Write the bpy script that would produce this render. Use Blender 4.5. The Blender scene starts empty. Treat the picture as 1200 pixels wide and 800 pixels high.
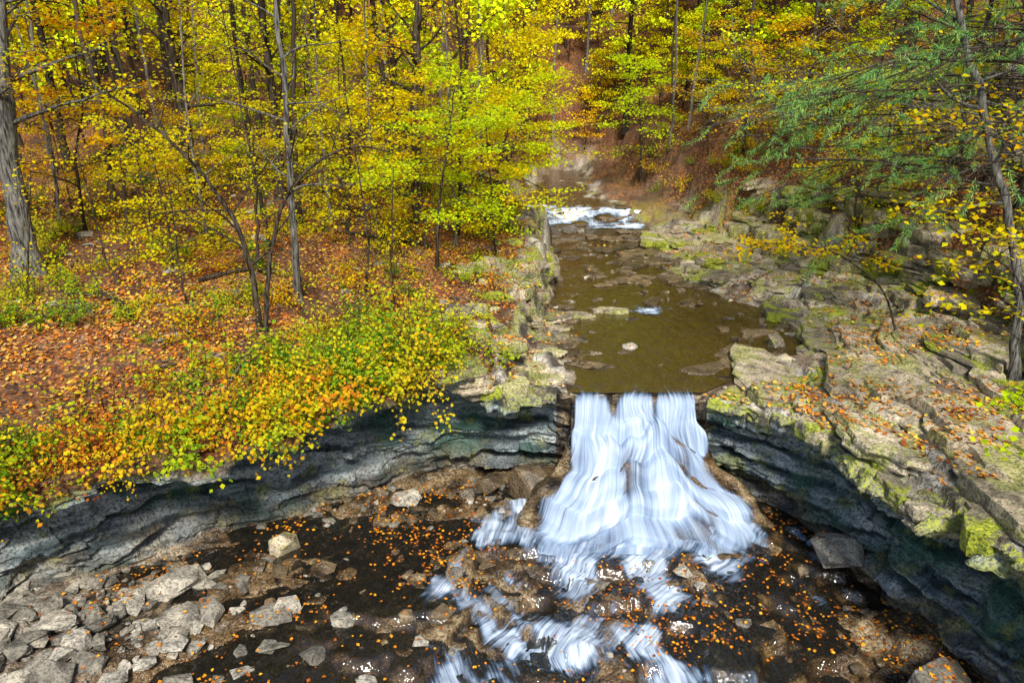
import bpy, math, bmesh
import numpy as np
from mathutils import Vector
from mathutils.bvhtree import BVHTree
rng = np.random.default_rng(11)
S = bpy.context.scene
COL = S.collection

# ------------------------------------------------------------ noise
_p = np.random.default_rng(3).permutation(256)
PERM = np.concatenate([_p, _p, _p]).astype(np.int64)
RV = np.random.default_rng(5).uniform(-1, 1, 256)
def vnoise(x, y, z):
    x, y, z = np.broadcast_arrays(np.asarray(x, float), np.asarray(y, float), np.asarray(z, float))
    xi = np.floor(x).astype(np.int64); yi = np.floor(y).astype(np.int64); zi = np.floor(z).astype(np.int64)
    fx = x-xi; fy = y-yi; fz = z-zi
    ux = fx*fx*(3-2*fx); uy = fy*fy*(3-2*fy); uz = fz*fz*(3-2*fz)
    def h(a, b, c):
        return RV[PERM[PERM[PERM[(xi+a) & 255]+((yi+b) & 255)]+((zi+c) & 255)]]
    r = 0
    for a in (0, 1):
        wa = ux if a else 1-ux
        for b in (0, 1):
            wb = uy if b else 1-uy
            for c in (0, 1):
                wc = uz if c else 1-uz
                r = r+wa*wb*wc*h(a, b, c)
    return r
def fbm(x, y, z=0.0, o=4):
    r = 0; a = 1; s = 0; f = 1
    for i in range(o):
        r = r+a*vnoise(np.asarray(x)*f+17.3*i, np.asarray(y)*f+5.1*i, np.asarray(z)*f+9.7*i)
        s += a; a *= .5; f *= 2.03
    return r/s*1.6
def sm(a, b, x):
    t = np.clip((x-a)/(b-a), 0, 1)
    return t*t*(3-2*t)
def terrace(v, n, sharp=.25):
    q = v*n; f = np.floor(q); r = q-f
    return (f+sm(1-sharp, 1, r))/n

# ------------------------------------------------------------ terrain functions
YL = [10, 17.5, 20.5, 22, 24.6, 26.7, 30.6, 33.7, 37.5, 42, 46, 52, 58, 64, 72, 300]
LX = [1.5, 1.5, 1.8, 1.4, 1.4, 1.3, 1.6, 1.6, .5, -1.5, .8, 1.8, 3.2, 5.5, 8, 8]
RX = [5.0, 5.0, 8.2, 9.3, 9.8, 8.3, 7.0, 7.2, 7.1, 7.4, 5.4, 4.6, 5.6, 7.5, 10, 10]
QY = [0, 10, 13, 17, 24, 32.6, 38, 45, 52, 58, 64, 72, 300]
QX = [10.5, 10.2, 11.2, 12.8, 14.6, 12.4, 11, 9.0, 7.2, 7.8, 9.5, 12, 12]
def Lf(y): return np.interp(y, YL, LX)+(.35*vnoise(y*.9, 3.3, 0)+.14*vnoise(y*2.7, 3.3, 5))*sm(18.5, 20, y)
def Rf(y): return np.interp(y, YL, RX)+(.7*vnoise(y*.8, 8.3, 0)+.3*vnoise(y*2.3, 8.3, 5))*sm(18.5, 20, y)
def wlev(y): return .55*sm(41, 44, y)+np.maximum(0, y-44)*.035+np.maximum(0, y-68)*.14
def hup(x, y, detail=True):
    x = np.asarray(x, float); y = np.asarray(y, float)
    w = wlev(y); L = Lf(y); R = Rf(y)
    Q = np.interp(y, QY, QX)+.7*vnoise(y*.35, 1.7, 0)+.35*vnoise(y*1.1, 1.7, 4)
    wob = .35*fbm(x*1.1, y*1.1, 14, 3)*sm(18.6, 20, y)
    dl = L-x+wob*.5; dr = x-R+wob; dq = x-Q
    n1 = fbm(x*.22, y*.22, 1.0, 4); n2 = fbm(x*.9, y*.9, 2.0, 4); n3 = fbm(x*3, y*3, 3.0, 3)
    bed = w-.13+(.16*n2+.09*n3)*sm(18, 19.5, y)-.03
    B = .4+.1*(np.maximum(y, 12)-14)-.03*np.minimum(x, 0)+.2*np.maximum(0, y-45)+.38*n1+.16*n2+.035*n3
    Bfar = B
    B = np.minimum(B, w+.7+.42*np.maximum(dl, 0)+.2*n2+12*(1-sm(34, 44, y)))
    B = np.maximum(B, w+.35)
    terr = np.interp(y, [17, 20, 22.5, 24], [2.1, 1.9, .5, 0.05])
    k = sm(0, .8, dl-terr+.45*n2)
    rockL = terrace(.16+.26*n2, 6, .15)
    edge = w+np.maximum(.05, rockL)*sm(0, .3, dl)+.03*n3
    left = edge*(1-k)+B*k
    sw = fbm(x*.55+.15*y, y*.16, 7, 4)
    st = .05+.075*np.maximum(dr, 0)+.44*(.5+.6*sw)*sm(0, 1.8, dr)+.12*n2+.03*n3
    fine_ = terrace(st, 14, .2)
    st = .7*terrace(st, 4.2, .10)+.3*fine_
    shelf = w+np.maximum(st, .03)*sm(0, .25, dr)+.05*n3+.02
    hn = 1.0+.35*n1
    sl = 1.7*hn*terrace(np.clip(dq/1.5+.35*n2, 0, 1), 4, .2)+.60*np.maximum(dq-.6, 0)
    sl = sl+1.8*terrace(sm(5.0, 6.4, dq+.8*n1), 3, .3)*sm(20, 26, y)
    sl = np.where(sl > 22, 22+(sl-22)*.3, sl)
    right = shelf+sl+sm(.5, 3, dq)*(.3*n1+.18*n2)
    z = np.where(dl > 0, left, np.where(dr > 0, right, bed))
    tin = np.minimum(-dl, -dr)
    z = np.where((tin > 0), w+(bed-w)*sm(0, .5, tin)+.0, z)
    far = sm(57, 72, y+.5*n1)
    zfar = Bfar+.45*np.maximum(0, x-8)
    zfar = np.where(zfar > 24, 24+(zfar-24)*.3, zfar)
    return z*(1-far)+zfar*far
def upmask(x, y):
    L = Lf(y); R = Rf(y); Q = np.interp(y, QY, QX)
    dl = L-x; dr = x-R; dq = x-Q
    n2 = fbm(x*.7, y*.7, 12.0, 4); n3 = fbm(x*2.5, y*2.5, 22.0, 3)
    terr = np.interp(y, [17, 20, 22.5, 24, 40, 60], [2.3, 2.1, .9, .8, .8, .3])
    rl = 1-sm(-.2, .5, dl-terr+.5*n2)
    rr = 1-sm(.3, 1.6, dq+.9*n2)
    rock = np.where(dl > 0, rl, np.where(dr > 0, rr, 1))
    rock = rock*(1-.9*sm(38, 46, y)*sm(.3, .9, np.maximum(dl, dr)+.4*n2))*(1-sm(57, 63, y))
    band = sm(4.6, 5.2, dq)*(1-sm(6.6, 7.4, dq))*sm(22, 28, y)*(1-sm(40, 48, y))
    rock = np.maximum(rock, np.where(dr > 0, band, 0))
    moss = np.where(dr > .2, sm(-.25, .2, n2+.35*n3), 0)+np.where((dl > .3) & (dl < 2.8) & (y > 20), sm(-.4, .1, n2), 0)
    inn = np.minimum(-dl, -dr)
    wet = (.8-.18*sm(.3, 1.2, inn))*sm(-.45, .05, inn+.3*n3)*(1-sm(57, 60, y))
    return rock, moss, wet
CX, CY = .5, 8.0
rimA = np.array([-110, -90, -38.7, -12.5, 14, 25.9, 33.3, 47.1, 57.8, 65.6, 74.4, 83.7, 87.7, 106.5, 119.4, 133.6, 147.6, 157.5, 168, 180, 203, 230, 250])
rimR = np.array([21, 20, 12.8, 9.2, 8.25, 8.23, 8.38, 9.69, 10.5, 10.87, 10.43, 10.06, 9.91, 9.49, 9.18, 8.98, 10.07, 11.25, 13.5, 17.5, 20.2, 21, 21])
basA = np.array([-110, -90, -38.7, -10.8, 19.2, 29.1, 42.8, 59, 67, 75.2, 87.9, 105.4, 129.7, 155.8, 168, 180, 203, 230, 250])
basR = np.array([22.5, 21.5, 14.3, 10.7, 9.74, 10.07, 10.9, 11.5, 11.5, 10.96, 10.9, 11.35, 11.7, 13.2, 15.5, 19, 21.7, 22.5, 22.5])
def smoothed(A, R, phi):
    acc = 0; ws = 0
    for d, w in ((-5, .5), (-2.5, 1), (0, 1.4), (2.5, 1), (5, .5)):
        acc = acc+w*np.interp(phi+d, A, R); ws += w
    return acc/ws
def rimr(phi):
    ph = ((phi+110) % 360)-110
    lipm = sm(4, 13, np.abs(ph-75))
    pr = np.radians(ph)
    jag = .34*fbm(np.cos(pr)*7, np.sin(pr)*7, 2, 4)+.30*np.round(2.2*vnoise(np.cos(pr)*13, np.sin(pr)*13, 5))/2.2
    return smoothed(rimA, rimR, ph)+jag*lipm
def basr(phi):
    ph = ((phi+110) % 360)-110
    pr = np.radians(ph)
    return smoothed(basA, basR, ph)+.2*fbm(np.cos(pr)*5, np.sin(pr)*5, 8, 3)
def floorq(x, y): return (15.6-y)*.8+1.9*fbm(x*.42, y*.42, 31, 4)+.10*(x-2)
def floor0(x, y):
    q = np.clip(floorq(x, y), 0, 9)
    st = -.24*terrace(q, 1.0, .35)
    cen = sm(-5.5, -1.5, x)
    return -3.03+st*cen
def floorz(x, y):
    n = fbm(x*.5, y*.7, 41, 4); n3 = fbm(x*2.6, y*2.6, 43, 4)
    t = terrace(.5+.5*n, 6, .12)-.5
    z = floor0(x, y)+.44*t+.07*n3-.03
    z = z+.55*np.exp(-((x+10.5)/3.6)**2-((y-11.2)/2.6)**2)
    z = z+.35*sm(7.3, 9.8, x)+.25*sm(17.4, 18.6, y)
    return z

# ------------------------------------------------------------ mesh helper
def mk(name, V, faces, mats, smooth=True, attrs=None, midx=None, uv=None, link=True):
    me = bpy.data.meshes.new(name)
    V = np.asarray(V, np.float32)
    if not isinstance(faces, (list, tuple)): faces = [faces]
    faces = [np.asarray(f, np.int32) for f in faces if len(f)]
    me.vertices.add(len(V)); me.vertices.foreach_set("co", V.ravel())
    lv = np.concatenate([f.ravel() for f in faces])
    tot = np.concatenate([np.full(len(f), f.shape[1], np.int32) for f in faces])
    st = np.concatenate([[0], np.cumsum(tot)[:-1]]).astype(np.int32)
    me.loops.add(len(lv)); me.loops.foreach_set("vertex_index", lv)
    me.polygons.add(len(tot)); me.polygons.foreach_set("loop_start", st)
    me.polygons.foreach_set("use_smooth", np.full(len(tot), bool(smooth)))
    for m in mats: me.materials.append(m)
    if midx is not None: me.polygons.foreach_set("material_index", np.asarray(midx, np.int32))
    if attrs:
        for k, a in attrs.items():
            at = me.attributes.new(k, 'FLOAT', 'POINT'); at.data.foreach_set("value", np.asarray(a, np.float32).ravel())
    if uv is not None:
        u = me.uv_layers.new(name="UVMap"); u.data.foreach_set("uv", np.asarray(uv, np.float32)[lv].ravel())
    me.update(calc_edges=True)
    if not link: return me
    o = bpy.data.objects.new(name, me); COL.objects.link(o)
    return o
def gridfaces(nr, nc, wrap=False):
    i = np.arange(nr-1)[:, None]; j = np.arange(nc if wrap else nc-1)[None, :]
    a = i*nc+j; b = i*nc+(j+1) % nc; c = (i+1)*nc+(j+1) % nc; d = (i+1)*nc+j
    return np.stack([a, b, c, d], -1).reshape(-1, 4)

# ------------------------------------------------------------ node helper
class NT:
    def __init__(s, name):
        s.m = bpy.data.materials.new(name); s.m.use_nodes = True
        s.t = s.m.node_tree; s.t.nodes.clear()
        s.out = s.n('ShaderNodeOutputMaterial')
    def n(s, t, ins=None, **p):
        nd = s.t.nodes.new(t)
        for k, v in p.items(): setattr(nd, k, v)
        if ins:
            for k, v in ins.items():
                if isinstance(v, bpy.types.NodeSocket): s.t.links.new(v, nd.inputs[k])
                else: nd.inputs[k].default_value = v
        return nd
    def ramp(s, fac, pts, interp='LINEAR'):
        nd = s.n('ShaderNodeValToRGB', {0: fac}); cr = nd.color_ramp; cr.interpolation = interp
        while len(cr.elements) < len(pts): cr.elements.new(.5)
        for e, (p, c) in zip(cr.elements, pts):
            e.position = p; e.color = (c[0], c[1], c[2], 1) if hasattr(c, '__len__') else (c, c, c, 1)
        return nd.outputs[0]
    def noise(s, vec, scale, det=3, rough=.6, dist=0):
        return s.n('ShaderNodeTexNoise', {'Vector': vec, 'Scale': scale, 'Detail': det, 'Roughness': rough, 'Distortion': dist}).outputs[0]
    def mix(s, f, a, b, blend='MIX'):
        nd = s.n('ShaderNodeMix', data_type='RGBA', blend_type=blend)
        for k, v in ((0, f), (6, a), (7, b)):
            if isinstance(v, bpy.types.NodeSocket): s.t.links.new(v, nd.inputs[k])
            elif k == 0: nd.inputs[0].default_value = v
            else: nd.inputs[k].default_value = (v[0], v[1], v[2], 1)
        return nd.outputs[2]
    def math(s, op, a, b=0.0, clamp=False):
        return s.n('ShaderNodeMath', {0: a, 1: b}, operation=op, use_clamp=clamp).outputs[0]
    def attr(s, nm): return s.n('ShaderNodeAttribute', attribute_name=nm).outputs['Fac']
    def pos(s): return s.n('ShaderNodeNewGeometry').outputs['Position']
    def bump(s, h, st, d): return s.n('ShaderNodeBump', {'Height': h, 'Strength': st, 'Distance': d}).outputs[0]
    def done(s, sh): s.t.links.new(sh, s.out.inputs[0]); return s.m
def vscale(t, vec, sc):
    return t.n('ShaderNodeVectorMath', {0: vec, 1: sc}, operation='MULTIPLY').outputs[0]
def gattrs(V):
    x, y, z = V[:, 0], V[:, 1], V[:, 2]
    return {'big': .5+.26*fbm(x*.6, y*.6, z*.6+3, 3), 'med': .5+.27*fbm(x*2.6, y*2.6, z*2.6, 4), 'strat': .5+.25*fbm(x*.35, y*.35, z*6.5, 3)}

def ground_mat():
    t = NT('forest_ground')
    P = t.pos(); rock = t.attr('rock'); wet = t.attr('wet'); moss = t.attr('moss'); wall = t.attr('wall')
    big = t.attr('big'); med = t.attr('med'); strat = t.attr('strat')
    v = t.n('ShaderNodeTexVoronoi', {'Vector': P, 'Scale': 11., 'Randomness': 1.})
    lit = t.ramp(t.n('ShaderNodeSeparateColor', {0: v.outputs['Color']}).outputs[0],
                 [(0., (.12, .045, .02)), (.25, (.40, .13, .035)), (.45, (.58, .19, .04)), (.6, (.38, .22, .11)), (.75, (.60, .28, .05)), (.88, (.20, .075, .03)), (1., (.58, .40, .2))], 'CONSTANT')
    fine = t.noise(P, 15, 2, .7)
    lit = t.mix(t.ramp(big, [(.38, .8), (.58, 0.)]), lit, (.11, .052, .028))
    lit = t.mix(t.ramp(v.outputs['Distance'], [(.25, 0.), (.7, .7)]), lit, (.045, .022, .011))
    c = t.ramp(med, [(.34, (.06, .05, .038)), (.43, (.25, .22, .175)), (.52, (.50, .46, .38)), (.68, (.74, .69, .59))])
    c = t.mix(t.ramp(big, [(.45, 0.), (.62, .5)]), c, (.42, .28, .17))
    rc = t.mix(t.ramp(fine, [(.38, .75), (.5, 0.)]), c, (.05, .042, .032))
    wc = t.ramp(strat, [(.34, (.018, .028, .032)), (.43, (.10, .135, .145)), (.52, (.31, .37, .38)), (.62, (.56, .59, .56)), (.70, (.20, .235, .235))])
    wc = t.mix(t.ramp(big, [(.43, 0.), (.57, .85)]), wc, (.04, .135, .085))
    wc = t.mix(t.ramp(med, [(.54, 0.), (.66, .65)]), wc, (.26, .28, .06))
    wc = t.mix(t.ramp(fine, [(.38, .7), (.53, 0.)]), wc, (.025, .03, .028))
    rc = t.mix(wall, rc, wc)
    mossc = t.ramp(fine, [(.3, (.08, .11, .012)), (.6, (.42, .46, .025))])
    mf = t.math('MULTIPLY', moss, t.ramp(t.math('ADD', t.math('MULTIPLY', med, .5), t.math('MULTIPLY', fine, .5)), [(.45, 0.), (.54, 1.)]))
    rc = t.mix(mf, rc, mossc)
    c = t.mix(rock, lit, rc)
    wetc = t.ramp(med, [(.34, (.014, .011, .009)), (.45, (.085, .058, .03)), (.56, (.24, .16, .075)), (.70, (.46, .35, .20))])
    wetc = t.mix(t.ramp(big, [(.42, .0), (.6, .6)]), wetc, (.19, .11, .045))
    wetc = t.mix(t.ramp(fine, [(.4, .7), (.54, 0.)]), wetc, (.014, .012, .01))
    c = t.mix(wet, c, wetc)
    rough = t.n('ShaderNodeMapRange', {0: wet, 3: .9, 4: .14}).outputs[0]
    nb = t.bump(fine, .9, .07)
    b = t.n('ShaderNodeBsdfPrincipled', {'Base Color': c, 'Roughness': rough, 'Normal': nb})
    return t.done(b.outputs[0])
def stone_mat(name, tint=(1, 1, 1), wet=False, moss=0., isl=None):
    t = NT(name); P = t.pos(); med = t.noise(P, 2.2, 4, .7); fine = t.noise(P, 16, 2, .7)
    g = t.n('ShaderNodeNewGeometry').outputs['Random Per Island']
    c = t.ramp(g, isl or [(0., (.20, .19, .16)), (.3, (.32, .30, .25)), (.6, (.46, .43, .36)), (1., (.60, .57, .49))])
    c = t.mix(1., c, t.ramp(med, [(.34, (.22, .20, .18)), (.48, (.8, .78, .74)), (.66, (1.35, 1.28, 1.18))]), 'MULTIPLY')
    c = t.mix(1., c, tint, 'MULTIPLY')
    c = t.mix(t.ramp(fine, [(.38, .65), (.52, 0.)]), c, (.05, .045, .035))
    if moss:
        mo = t.noise(P, .9, 4, .75)
        c = t.mix(t.ramp(mo, [(.48, 0.), (.55, moss)]), c, t.ramp(fine, [(.35, (.08, .11, .015)), (.6, (.42, .46, .025))]))
    b = t.n('ShaderNodeBsdfPrincipled', {'Base Color': c, 'Roughness': .22 if wet else .85, 'Normal': t.bump(t.math('ADD', med, t.math('MULTIPLY', fine, .5)), .9, .08)})
    return t.done(b.outputs[0])
def bark_mat(name, a, b_, sc=1.):
    t = NT(name); P = t.pos(); q = vscale(t, P, (9*sc, 9*sc, 1.3*sc))
    n = t.noise(q, 1.6, 3, .65)
    c = t.ramp(n, [(.38, a), (.62, b_)])
    b = t.n('ShaderNodeBsdfDiffuse', {'Color': c, 'Normal': t.bump(n, 1., .07)})
    return t.done(b.outputs[0])
def flat_bark(name, a, b_):
    t = NT(name)
    return t.done(t.n('ShaderNodeBsdfDiffuse', {'Color': t.ramp(t.attr('tr'), [(0, a), (1, b_)])}).outputs[0])
def leaf_mat(name, cols, transl=.45, objvar=0.3):
    t = NT(name)
    g = t.n('ShaderNodeNewGeometry').outputs['Random Per Island']
    r = t.math('FRACT', t.math('ADD', t.n('ShaderNodeObjectInfo').outputs['Random'], t.attr('tr')))
    f = t.math('ADD', t.math('MULTIPLY', g, 1-objvar), t.math('MULTIPLY', r, objvar))
    k = len(cols)
    c = t.ramp(f, [(i/(k-1), cc) for i, cc in enumerate(cols)])
    d = t.n('ShaderNodeBsdfDiffuse', {'Color': c})
    if transl <= 0: return t.done(d.outputs[0])
    tr = t.n('ShaderNodeBsdfTranslucent', {'Color': c})
    m = t.n('ShaderNodeMixShader', {0: transl, 1: d.outputs[0], 2: tr.outputs[0]})
    return t.done(m.outputs[0])

M_ground = ground_mat()
M_stone = stone_mat('grey_limestone', (1., 1., 1.)); M_stonew = stone_mat('wet_brown_rock', (.46, .36, .25), True)
M_slab = stone_mat('pale_limestone', (1.3, 1.19, 1.04), False, .5)
M_mossy = stone_mat('mossy_rock', (.9, .84, .72), False, .95)
M_bark = bark_mat('dark_bark', (.022, .018, .014), (.12, .095, .07))
M_barkg = bark_mat('grey_bark', (.04, .036, .032), (.26, .25, .22))
M_fb = flat_bark('distant_dark_bark', (.03, .024, .018), (.10, .08, .06)); M_fg = flat_bark('distant_grey_bark', (.12, .11, .10), (.26, .25, .22))
YEL = [(.86, .48, .008), (.92, .68, .008), (.90, .78, .01), (.74, .76, .012), (.46, .62, .015)]
M_yel = leaf_mat('yellow_maple_leaves', YEL, .5)
M_lime = leaf_mat('lime_maple_leaves', [(.88, .80, .01), (.80, .88, .012), (.62, .80, .015), (.40, .64, .02)], .5)
M_gold = leaf_mat('golden_leaves', [(.74, .28, .01), (.86, .44, .01), (.90, .60, .01), (.84, .70, .015), (.64, .64, .02)], .5)
M_green = leaf_mat('green_leaves', [(.05, .20, .02), (.14, .34, .02), (.30, .46, .02), (.70, .64, .02)])
M_gylw = leaf_mat('shrub_yellow_green_leaves', [(.84, .66, .02), (.70, .70, .02), (.42, .58, .02), (.16, .38, .02)])
M_shrub = leaf_mat('shrub_leaves', [(.62, .12, .02), (.84, .44, .02), (.88, .70, .02), (.60, .66, .02), (.24, .46, .03), (.06, .22, .02)], .4, .7)
M_red = leaf_mat('russet_leaves', [(.28, .05, .02), (.52, .12, .02), (.70, .26, .02), (.40, .20, .06)], .35, .3)
M_fall = leaf_mat('fallen_leaves', [(.14, .05, .02), (.42, .12, .02), (.68, .21, .025), (.78, .34, .03), (.48, .30, .17), (.86, .58, .07), (.30, .09, .025)], 0, 0)
M_wetleaf = leaf_mat('wet_fallen_leaves', [(.18, .05, .012), (.42, .12, .018), (.74, .25, .02), (.80, .42, .03)], 0, 0)
M_pine = leaf_mat('pine_needles', [(.08, .28, .08), (.18, .48, .14), (.38, .66, .18), (.68, .74, .12)], .3, .1)
M_fy = leaf_mat('distant_yellow_leaves', YEL, .0); M_fl = leaf_mat('distant_lime_leaves', [(.88, .80, .01), (.80, .88, .012), (.62, .80, .015), (.40, .64, .02)], .0)
M_fgd = leaf_mat('distant_golden_leaves', [(.80, .38, .01), (.86, .52, .01), (.90, .66, .01), (.84, .74, .015)], .0)
FM = [M_fb, M_fg, M_yel, M_gylw, M_gold, M_green, M_shrub, M_red, M_fy, M_fl, M_fgd]

# ------------------------------------------------------------ ground sheet
ph = np.concatenate([np.linspace(-20, 200, 1180, endpoint=False), np.linspace(200, 340, 100, endpoint=False)])
pr = np.radians(ph); cs, sn = np.cos(pr), np.sin(pr)
r0 = rimr(ph); rb = basr(ph)
rb = np.maximum(rb, r0+.35)
rows_x = []; rows_y = []; rows_z = []; R_rock = []; R_moss = []; R_wet = []; R_wall = []
lf = sm(100, 118, ph)*(1-sm(185, 200, ph))
rbf = rb-.85*lf
lipz = (np.abs(ph-75) < 11)
nf = 250
for i in range(nf):
    f = (i/(nf-1))**.75
    r = .05+(rbf-.05)*f
    x = CX+r*cs; y = CY+r*sn
    rows_x.append(x); rows_y.append(y); rows_z.append(floorz(x, y))
    R_rock.append(np.ones_like(x)); R_moss.append(np.zeros_like(x)); R_wall.append(np.zeros_like(x))
    R_wet.append(1-.5*(1-sm(-10.5, -6.5, x)))
xb = CX+rb*cs; yb = CY+rb*sn; zf = rows_z[-1]
xr_, yr_ = CX+r0*cs, CY+r0*sn
zt = hup(xr_, yr_)-.06*lipz
edgew = np.where(xr_ < -1.8, 0., 1.)
vk = [0, .22, .42, .58, .68, .82, .88, .94, 1.]
rk = [rbf, rb-.20-.42*lf, rb-.15-.10*lf, rb+.05+.2*lf, rb*.65+r0*.35, rb*.12+r0*.88, r0+.02, r0-.04, r0]
zk = [zf, zf+.8, zf+1.45, np.minimum(zf+2.0, zt-.95), zt-.80, zt-.66, zt-.5, zt-.2, zt]
nw = 130
for i in range(1, nw):
    v = i/(nw)
    k = max(j for j in range(len(vk)-1) if vk[j] <= v); f = (v-vk[k])/(vk[k+1]-vk[k])
    r = rk[k]*(1-f)+rk[k+1]*f; z = zk[k]*(1-f)+zk[k+1]*f
    m = sm(0, .08, v)*(1-sm(.95, 1, v))
    zz = z+.35*fbm(xb*.3, yb*.3, 4, 2)
    strat = np.round(2.4*vnoise(xb*.22, yb*.22, zz*4.0))*.13+vnoise(xb*.5, yb*.5, zz*14)*.08
    x = CX+r*cs; y = CY+r*sn
    blk = np.round(2.4*vnoise(x*1.3, y*1.3, z*3.0))*.13
    r = r+m*(strat+blk+.24*fbm(x*1.3, y*1.3, z*1.6, 4))*(1-.6*lipz*(v > .8))+.12*lipz*m*(v > .8)
    x = CX+r*cs; y = CY+r*sn
    rows_x.append(x); rows_y.append(y); rows_z.append(z+.04*m*fbm(x*3, y*3, z*3, 2))
    R_rock.append(1-(1-edgew)*sm(.86, .93, v)); R_moss.append(sm(.8, 1, v)*np.where(lipz, 0., 1.)); R_wall.append(np.full_like(x, float(sm(0, .05, v)*(1-sm(.86, .97, v)))))
    R_wet.append(np.maximum(.55*(1-sm(.05, .3, v+.1*fbm(x, y, z, 2))), np.where(lipz, .9, 0.)))
nu = 345
e = .035*(1.0137**np.arange(nu)-1)/.0137
for i in range(nu):
    r = r0+e[i]
    x = CX+r*cs; y = CY+r*sn
    z = hup(x, y)-.06*lipz*(e[i] < .3)
    a, b, c = upmask(x, y)
    edge = (1-sm(.1, .5, e[i]+.35*fbm(x*1.2, y*1.2, 5, 3)))*edgew
    a = np.maximum(a, edge)
    rows_x.append(x); rows_y.append(y); rows_z.append(z); R_rock.append(a); R_moss.append(b); R_wet.append(c); R_wall.append(np.zeros_like(x))
X = np.array(rows_x); Y = np.array(rows_y); Z = np.array(rows_z)
V = np.stack([X, Y, Z], -1).reshape(-1, 3)
mk('ground', V, gridfaces(X.shape[0], X.shape[1], True)[:, ::-1], [M_ground], True,
   {'rock': np.array(R_rock), 'moss': np.array(R_moss), 'wet': np.array(R_wet), 'wall': np.array(R_wall), **gattrs(V)})

# ------------------------------------------------------------ water
def water_mat(name, tint, bscale, bst, deep, df_, ior=1.5, sc=(1., .5, 1.)):
    t = NT(name); P = t.pos()
    n = t.noise(vscale(t, P, sc), bscale, 3, .65, .6)
    nb = t.bump(n, bst, .07)
    tr = t.n('ShaderNodeBsdfTransparent', {'Color': (*tint, 1)})
    df = t.n('ShaderNodeBsdfDiffuse', {'Color': (*deep, 1)})
    m0 = t.n('ShaderNodeMixShader', {0: df_, 1: tr.outputs[0], 2: df.outputs[0]})
    gl = t.n('ShaderNodeBsdfGlossy', {'Color': (1, 1, 1, 1), 'Roughness': .05, 'Normal': nb})
    fr = t.n('ShaderNodeFresnel', {'IOR': ior, 'Normal': nb})
    m = t.n('ShaderNodeMixShader', {0: fr.outputs[0], 1: m0.outputs[0], 2: gl.outputs[0]})
    return t.done(m.outputs[0])
M_wat = water_mat('stream_water', (.98, .84, .54), 2.6, .9, (.50, .32, .08), .10, 1.8, (1.3, .6, 1))
M_wat2 = water_mat('shallow_water', (.84, .78, .64), 5., 1., (.10, .09, .07), .10, 1.8)
yy = np.concatenate([np.linspace(18.02, 30, 90), np.linspace(30.3, 66, 100)])
uu = np.linspace(-.16, 1.16, 40)
Lw = Lf(yy); Rw = Rf(yy)
X = Lw[:, None]+(Rw-Lw)[:, None]*uu[None, :]; Y = yy[:, None]+0*X
X = np.where(Y < 19, np.clip(X, 1.5, 5.1+(Y-18)*1.2), X)
Z = wlev(Y)-.02+.0*X
mk('stream_water', np.stack([X, Y, Z], -1).reshape(-1, 3), gridfaces(*X.shape), [M_wat])
gx = np.linspace(-10.5, 9.2, 240); gy = np.linspace(6, 18.4, 200)
X, Y = np.meshgrid(gx, gy); Z = floor0(X, Y)+.03
rr = np.hypot(X-CX, Y-CY); pp = np.degrees(np.arctan2(Y-CY, X-CX))
F = gridfaces(*X.shape)
ok = (rr < basr(pp)+.2).ravel()
F = F[ok[F].all(1)]
mk('pool_water', np.stack([X, Y, Z], -1).reshape(-1, 3), F, [M_wat2])

# ---- waterfall
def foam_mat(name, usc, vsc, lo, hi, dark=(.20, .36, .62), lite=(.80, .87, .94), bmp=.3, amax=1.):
    t = NT(name)
    uv = t.n('ShaderNodeUVMap').outputs[0]
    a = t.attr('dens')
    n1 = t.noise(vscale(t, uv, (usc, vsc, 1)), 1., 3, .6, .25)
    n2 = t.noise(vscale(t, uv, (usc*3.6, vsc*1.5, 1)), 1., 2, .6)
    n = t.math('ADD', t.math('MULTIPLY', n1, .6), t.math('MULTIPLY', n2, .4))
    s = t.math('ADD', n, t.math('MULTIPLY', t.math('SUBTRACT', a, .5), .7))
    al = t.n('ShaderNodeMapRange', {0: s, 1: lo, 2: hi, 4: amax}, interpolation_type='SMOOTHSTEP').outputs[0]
    c = t.ramp(s, [(lo+.06, dark), (hi+.05, lite)])  # blue shading of the white water is painted in along the thin streaks
    nb = t.bump(n, bmp, .12)
    d = t.n('ShaderNodeBsdfDiffuse', {'Color': c, 'Normal': nb})
    tr = t.n('ShaderNodeBsdfTransparent')
    mm = t.n('ShaderNodeMixShader', {0: al, 1: tr.outputs[0], 2: d.outputs[0]})
    return t.done(mm.outputs[0])
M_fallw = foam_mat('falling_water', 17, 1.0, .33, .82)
M_casc = foam_mat('cascade_foam', 1., 1., .42, .88)
vv = np.array([0, .06, .12, .22, .35, .45, .55, .65, .78, .9, 1.])
fy = np.array([18.45, 18.12, 17.98, 17.90, 17.8, 17.55, 17.25, 16.95, 16.4, 15.85, 15.2])
fz = np.array([.02, .02, -.08, -.42, -.95, -1.4, -1.8, -2.2, -2.6, -2.86, -3.05])
fl = np.array([1.55, 1.6, 1.62, 1.62, 1.6, 1.5, 1.25, .95, .45, -.1, -.9])
fr_ = np.array([5.0, 5.0, 4.95, 4.95, 5.05, 5.2, 5.5, 5.9, 6.4, 6.7, 6.9])
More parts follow.
